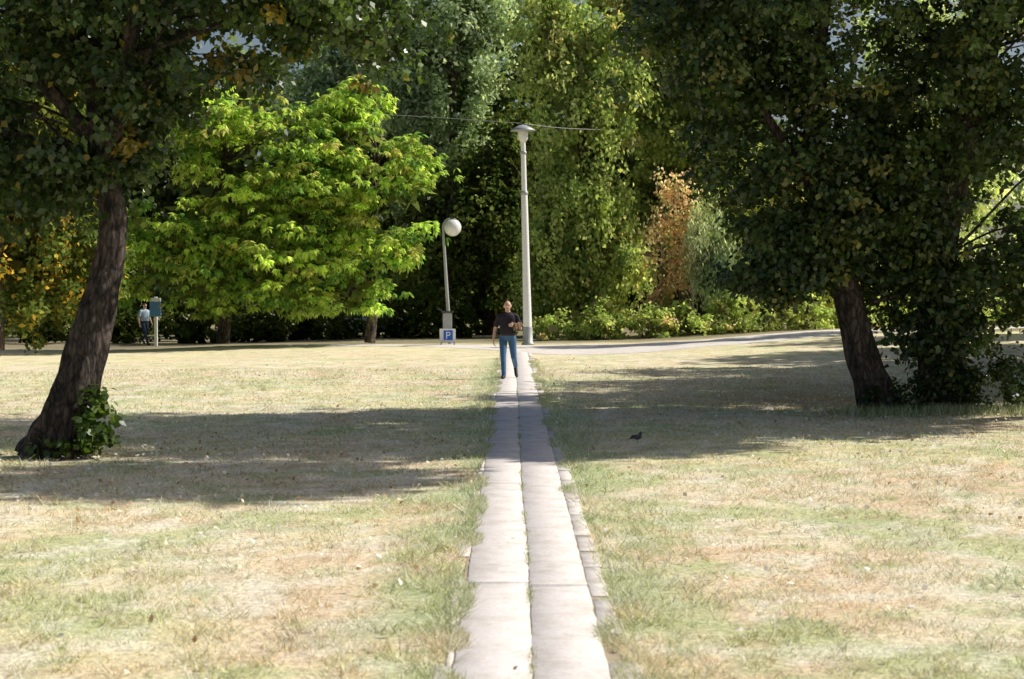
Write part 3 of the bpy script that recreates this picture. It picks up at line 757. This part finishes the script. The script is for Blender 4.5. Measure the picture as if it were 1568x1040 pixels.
    seg((-.085, -.29, .048), (-.11, -.47, .036), .046, .036, 3); seg((-.092, -.37, .044), (-.107, -.44, .04), .05, .045, 3)
    seg((.182, .355, .215), (.20, .27, .065), .045, .042, 3); seg((.20, .275, .065), (.21, .205, .034), .044, .032, 3)
    Vs, Fs, o = [], [], 0
    for V_, F_ in prims + [torso]:
        Vs.append(V_); Fs += [[int(q) + o for q in f] for f in F_]; o += len(V_)
    Vs = np.vstack(Vs)
    me = bpy.data.meshes.new('tmpb'); me.from_pydata(Vs.tolist(), [], [list(dict.fromkeys(f)) for f in Fs]); me.update()
    tmp = bpy.data.objects.new('tmpb', me); COL.objects.link(tmp)
    rm = tmp.modifiers.new('r', 'REMESH'); rm.mode = 'VOXEL'; rm.voxel_size = voxel
    sm = tmp.modifiers.new('s', 'SMOOTH'); sm.iterations = 3; sm.factor = .5
    bpy.context.view_layer.update()
    bme = bpy.data.meshes.new_from_object(tmp.evaluated_get(bpy.context.evaluated_depsgraph_get()))
    bpy.data.objects.remove(tmp)
    npoly = len(bme.polygons); pc = np.zeros(npoly * 3); bme.polygons.foreach_get('center', pc); pc = pc.reshape(-1, 3)
    best = np.full(npoly, 1e9); lab = np.zeros(npoly, int)
    for p0, p1, r0, r1, m in segs:
        d = p1 - p0; L2 = d @ d
        t = np.clip(((pc - p0) @ d) / L2, 0, 1) if L2 > 0 else np.zeros(npoly)
        dist = np.linalg.norm(pc - (p0 + t[:, None] * d), axis=1) - (r0 + (r1 - r0) * t)
        k = dist < best; best[k] = dist[k]; lab[k] = m
    tors = (np.abs(pc[:, 0]) < .19) & (np.abs(pc[:, 1]) < .16) & (pc[:, 2] > .86) & (pc[:, 2] < 1.475)
    inarm = (lab == 0) & (best < .008)
    tt = tors & ~inarm
    lab[tt & (pc[:, 2] > 1.0)] = 1; lab[tt & (pc[:, 2] <= .965)] = 2; lab[tt & (pc[:, 2] > .965) & (pc[:, 2] <= 1.0)] = 5
    head = (pc[:, 2] > 1.56)
    lab[head] = 0
    hair = head & ((pc[:, 1] > .0) & (pc[:, 2] < 1.70) & (pc[:, 2] > 1.60) & (np.abs(pc[:, 0]) < .079) | (hairc is not None) & (pc[:, 2] > 1.69) | (hairc is not None) & (pc[:, 1] > .0) & (pc[:, 2] > 1.58))
    lab[hair] = 4
    for s in (-1, 1):
        lab[(np.hypot(pc[:, 0] - s * .03, (pc[:, 2] - 1.655) * 1.6) < .013) & (pc[:, 1] < -.07)] = 6
    lab[(np.abs(pc[:, 0]) < .026) & (np.abs(pc[:, 2] - 1.592) < .007) & (pc[:, 1] < -.08)] = 7
    bme.polygons.foreach_set('material_index', lab.astype(np.int32))
    bme.polygons.foreach_set('use_smooth', np.ones(npoly, bool))
    bme.update()
    new_obj('body', bme, root, [SKIN, shirt, trousers, SHOE, hairc or HAIR, BELT, EYE, LIP])
    return root

POLO = simple_mat('dark_polo_fabric', (.030, .022, .034), .85, 0, .4, 14, .5)
JEANS = simple_mat('blue_denim', (.07, .16, .31), .8, 0, .35, 9, .6)
BROWN = simple_mat('brown_jacket_fabric', (.17, .105, .06), .85, 0, .45, 16, .5)
man = person('walking_man', (-.10, 38.9, .012 + float(H(0.0, 38.9))), 0, POLO, JEANS, .0065)
U = np.linspace(-1, 1, 21); W = np.linspace(-1, 1, 25)
V = []
for a in U:
    for b in W:
        ang = b * 2.5
        r = .062 + .012 * math.sin(a * 7 + b * 2) + .01 * math.sin(a * 3 - b * 5)
        xx = .225 + a * .085 + .01 * math.sin(b * 4)
        if abs(ang) < 1.6:
            yy_, zz = math.sin(ang) * r, math.cos(ang) * r
        else:
            yy_, zz = math.copysign(r + .004 * math.sin(a * 11), ang), math.cos(1.6) * r - (abs(ang) - 1.6) * (.11 + .025 * math.sin(a * 5 + b))
        V.append([xx, -.135 + yy_ + (xx - .225) * 1.2, 1.205 + zz])
nu = len(W); i = np.arange(len(U) - 1)[:, None]; j = np.arange(nu - 1)[None, :]
F = np.stack([i * nu + j, (i + 1) * nu + j, (i + 1) * nu + j + 1, i * nu + j + 1], -1).reshape(-1, 4)
jk = new_obj('folded_jacket', mesh_np('folded_jacket', V, F, 4, smooth=True), man, [BROWN])
so = jk.modifiers.new('t', 'SOLIDIFY'); so.thickness = .02

PALE = simple_mat('pale_blue_shirt', (.40, .52, .66), .8, 0, .2, 9)
NAVY = simple_mat('navy_trousers', (.03, .05, .10), .8, 0, .2, 9)
BHAIR = simple_mat('brown_hair', (.06, .035, .02), .7, 0, .2, 40)
person('pedestrian', (-15.4, 71.5, float(H(-15.4, 71.5))), .9, PALE, NAVY, .014, BHAIR, False)

it = empty('information_board', (-14.4, 69, -.2))
box('post', (.12, .12, 2.0), it, WHITE, (0, 0, 1.0), .01)
box('panel', (.45, .06, .6), it, PBLUE, (0, -.1, 1.5), .01)
box('panel_header', (.45, .07, .14), it, WHITE, (0, -.1, 1.88), .01)

# ---------------------------------------------------------------- CARS
TYRE = simple_mat('tyre_rubber', (.02, .02, .02), .8); CGL = simple_mat('car_glass', (.02, .025, .03), .08, 0, .1, 3, spec=.9)
TAIL = simple_mat('tail_red', (.4, .02, .02), .3)
def car(loc, rotz, rgb):
    paint = simple_mat('car_paint', rgb, .3, .1, .05, 2, spec=.7)
    r = empty('parked_car', loc, (0, 0, rotz))
    prof = [(-2.1, .32), (-2.12, .62), (-2.0, .84), (-1.3, .92), (1.0, .95), (1.85, .86), (2.1, .68), (2.12, .34), (1.68, .28), (1.55, .52), (1.3, .62), (1.05, .52), (.92, .26), (-.92, .26), (-1.05, .52), (-1.3, .62), (-1.55, .52), (-1.68, .28)]
    bm = bmesh.new()
    L_ = [bm.verts.new((x, -.84, z)) for x, z in prof]; R_ = [bm.verts.new((x, .84, z)) for x, z in prof]
    bm.faces.new(L_); bm.faces.new(R_[::-1])
    for k_ in range(len(prof)):
        k2_ = (k_ + 1) % len(prof); bm.faces.new((L_[k_], R_[k_], R_[k2_], L_[k2_]))
    bmesh.ops.recalc_face_normals(bm, faces=bm.faces[:])
    bmesh.ops.bevel(bm, geom=bm.edges[:], offset=.035, segments=2, affect='EDGES')
    me = bpy.data.meshes.new('body'); bm.to_mesh(me); bm.free(); new_obj('body', me, r, [paint])
    def frus(nm, x0, x1, x2, x3, z0, z1, w0, w1, m, bev=.04):
        bm = bmesh.new()
        c = [bm.verts.new(p) for p in ((x0, -w0, z0), (x1, -w0, z0), (x1, w0, z0), (x0, w0, z0), (x2, -w1, z1), (x3, -w1, z1), (x3, w1, z1), (x2, w1, z1))]
        for f in ((0, 3, 2, 1), (4, 5, 6, 7), (0, 1, 5, 4), (1, 2, 6, 5), (2, 3, 7, 6), (3, 0, 4, 7)): bm.faces.new([c[q] for q in f])
        bmesh.ops.bevel(bm, geom=bm.edges[:], offset=bev, segments=2, affect='EDGES')
        me = bpy.data.meshes.new(nm); bm.to_mesh(me); bm.free(); new_obj(nm, me, r, [m])
    frus('windows', -1.75, 1.15, -1.3, .45, .90, 1.38, .78, .62, CGL)
    frus('roof', -1.35, .5, -1.25, .38, 1.36, 1.46, .64, .58, paint, .03)
    for x_ in (-.45, .35):
        for s in (-1, 1): box('pillar', (.07, .05, .52), r, paint, (x_ * 1.0, s * .71, 1.14), .01, (s * .33, 0, 0))
    for x_ in (-1.3, 1.3):
        for s in (-1, 1):
            revolve('wheel', [(.0, -.1), (.30, -.1), (.325, -.07), (.325, .07), (.30, .1), (0, .1)], r, TYRE, (x_, s * .76, .325), (math.pi / 2, 0, 0))
            revolve('hubcap', [(.0, -.015), (.19, -.01), (.2, .0), (.19, .01), (0, .015)], r, GREY, (x_, s * .865, .325), (math.pi / 2, 0, 0))
    for s in (-1, 1):
        box('headlight', (.06, .32, .12), r, GLASS, (2.09, s * .6, .66), .02)
        box('taillight', (.05, .22, .16), r, TAIL, (-2.09, s * .66, .70), .02)
car((-6.4, 78, -.1), .15, (.6, .6, .6))

# ---------------------------------------------------------------- BIRD
BIRD = simple_mat('pigeon_feathers', (.06, .06, .07), .6, 0, .4, 30)
bd = empty('pigeon', (1.62, 22.0, float(H(1.62, 22.0)) + .02), (0, 0, .5)); bd.scale = (.8, .8, .8)
parts = [ellipsoid((0, 0, .085), (.078, .042, .042)), ellipsoid((.055, 0, .125), (.028, .022, .04)), ellipsoid((.07, 0, .155), (.023, .018, .018)), capsule((.088, 0, .153), (.108, 0, .148), .006, .002), capsule((-.06, 0, .085), (-.15, 0, .065), .022, .010),
         ellipsoid((-.03, .035, .09), (.075, .010, .03)), ellipsoid((-.03, -.035, .09), (.075, .010, .03)), capsule((.0, .015, .05), (.005, .015, .0), .004, .003), capsule((.0, -.015, .05), (.005, -.015, .0), .004, .003), capsule((-.005, .015, .003), (.025, .017, .003), .003, .002), capsule((-.005, -.015, .003), (.025, -.017, .003), .003, .002)]
V, F = join_data(parts)
new_obj('body', mesh_np('bird', V, F, 4, smooth=True), bd, [BIRD])

# ---------------------------------------------------------------- LIGHT
AZ = math.radians(15); EL = math.radians(41)
sd = Vector((math.cos(AZ) * math.cos(EL), math.sin(AZ) * math.cos(EL), math.sin(EL)))
sl = bpy.data.lights.new('sun', 'SUN'); sl.energy = 5; sl.angle = math.radians(.5); sl.color = (1, .955, .86)
so_ = bpy.data.objects.new('sun', sl); COL.objects.link(so_); so_.rotation_euler = sd.to_track_quat('Z', 'Y').to_euler()
so_.location = sd * 60
w = bpy.data.worlds.new('World'); SC.world = w; w.use_nodes = True
N = w.node_tree.nodes; L = w.node_tree.links; N.clear()
o = N.new('ShaderNodeOutputWorld'); b = N.new('ShaderNodeBackground'); s = N.new('ShaderNodeTexSky')
s.sky_type = 'NISHITA'; s.sun_disc = False; s.sun_elevation = EL; s.sun_rotation = math.atan2(sd.x, sd.y)
s.dust_density = 2.5
b.inputs[1].default_value = .075
L.new(s.outputs[0], b.inputs[0]); L.new(b.outputs[0], o.inputs[0])

# ---------------------------------------------------------------- CAMERA
cd = bpy.data.cameras.new('camera'); cam = bpy.data.objects.new('camera', cd); COL.objects.link(cam)
cam.location = (0, 0, 1.95); cam.rotation_euler = (math.radians(90 - 1.56), 0, 0)
cd.sensor_width = 36; cd.lens = 60; cd.clip_end = 3000; cd.clip_start = .1
cd.dof.use_dof = True; cd.dof.focus_distance = 33; cd.dof.aperture_fstop = 4.0
SC.camera = cam
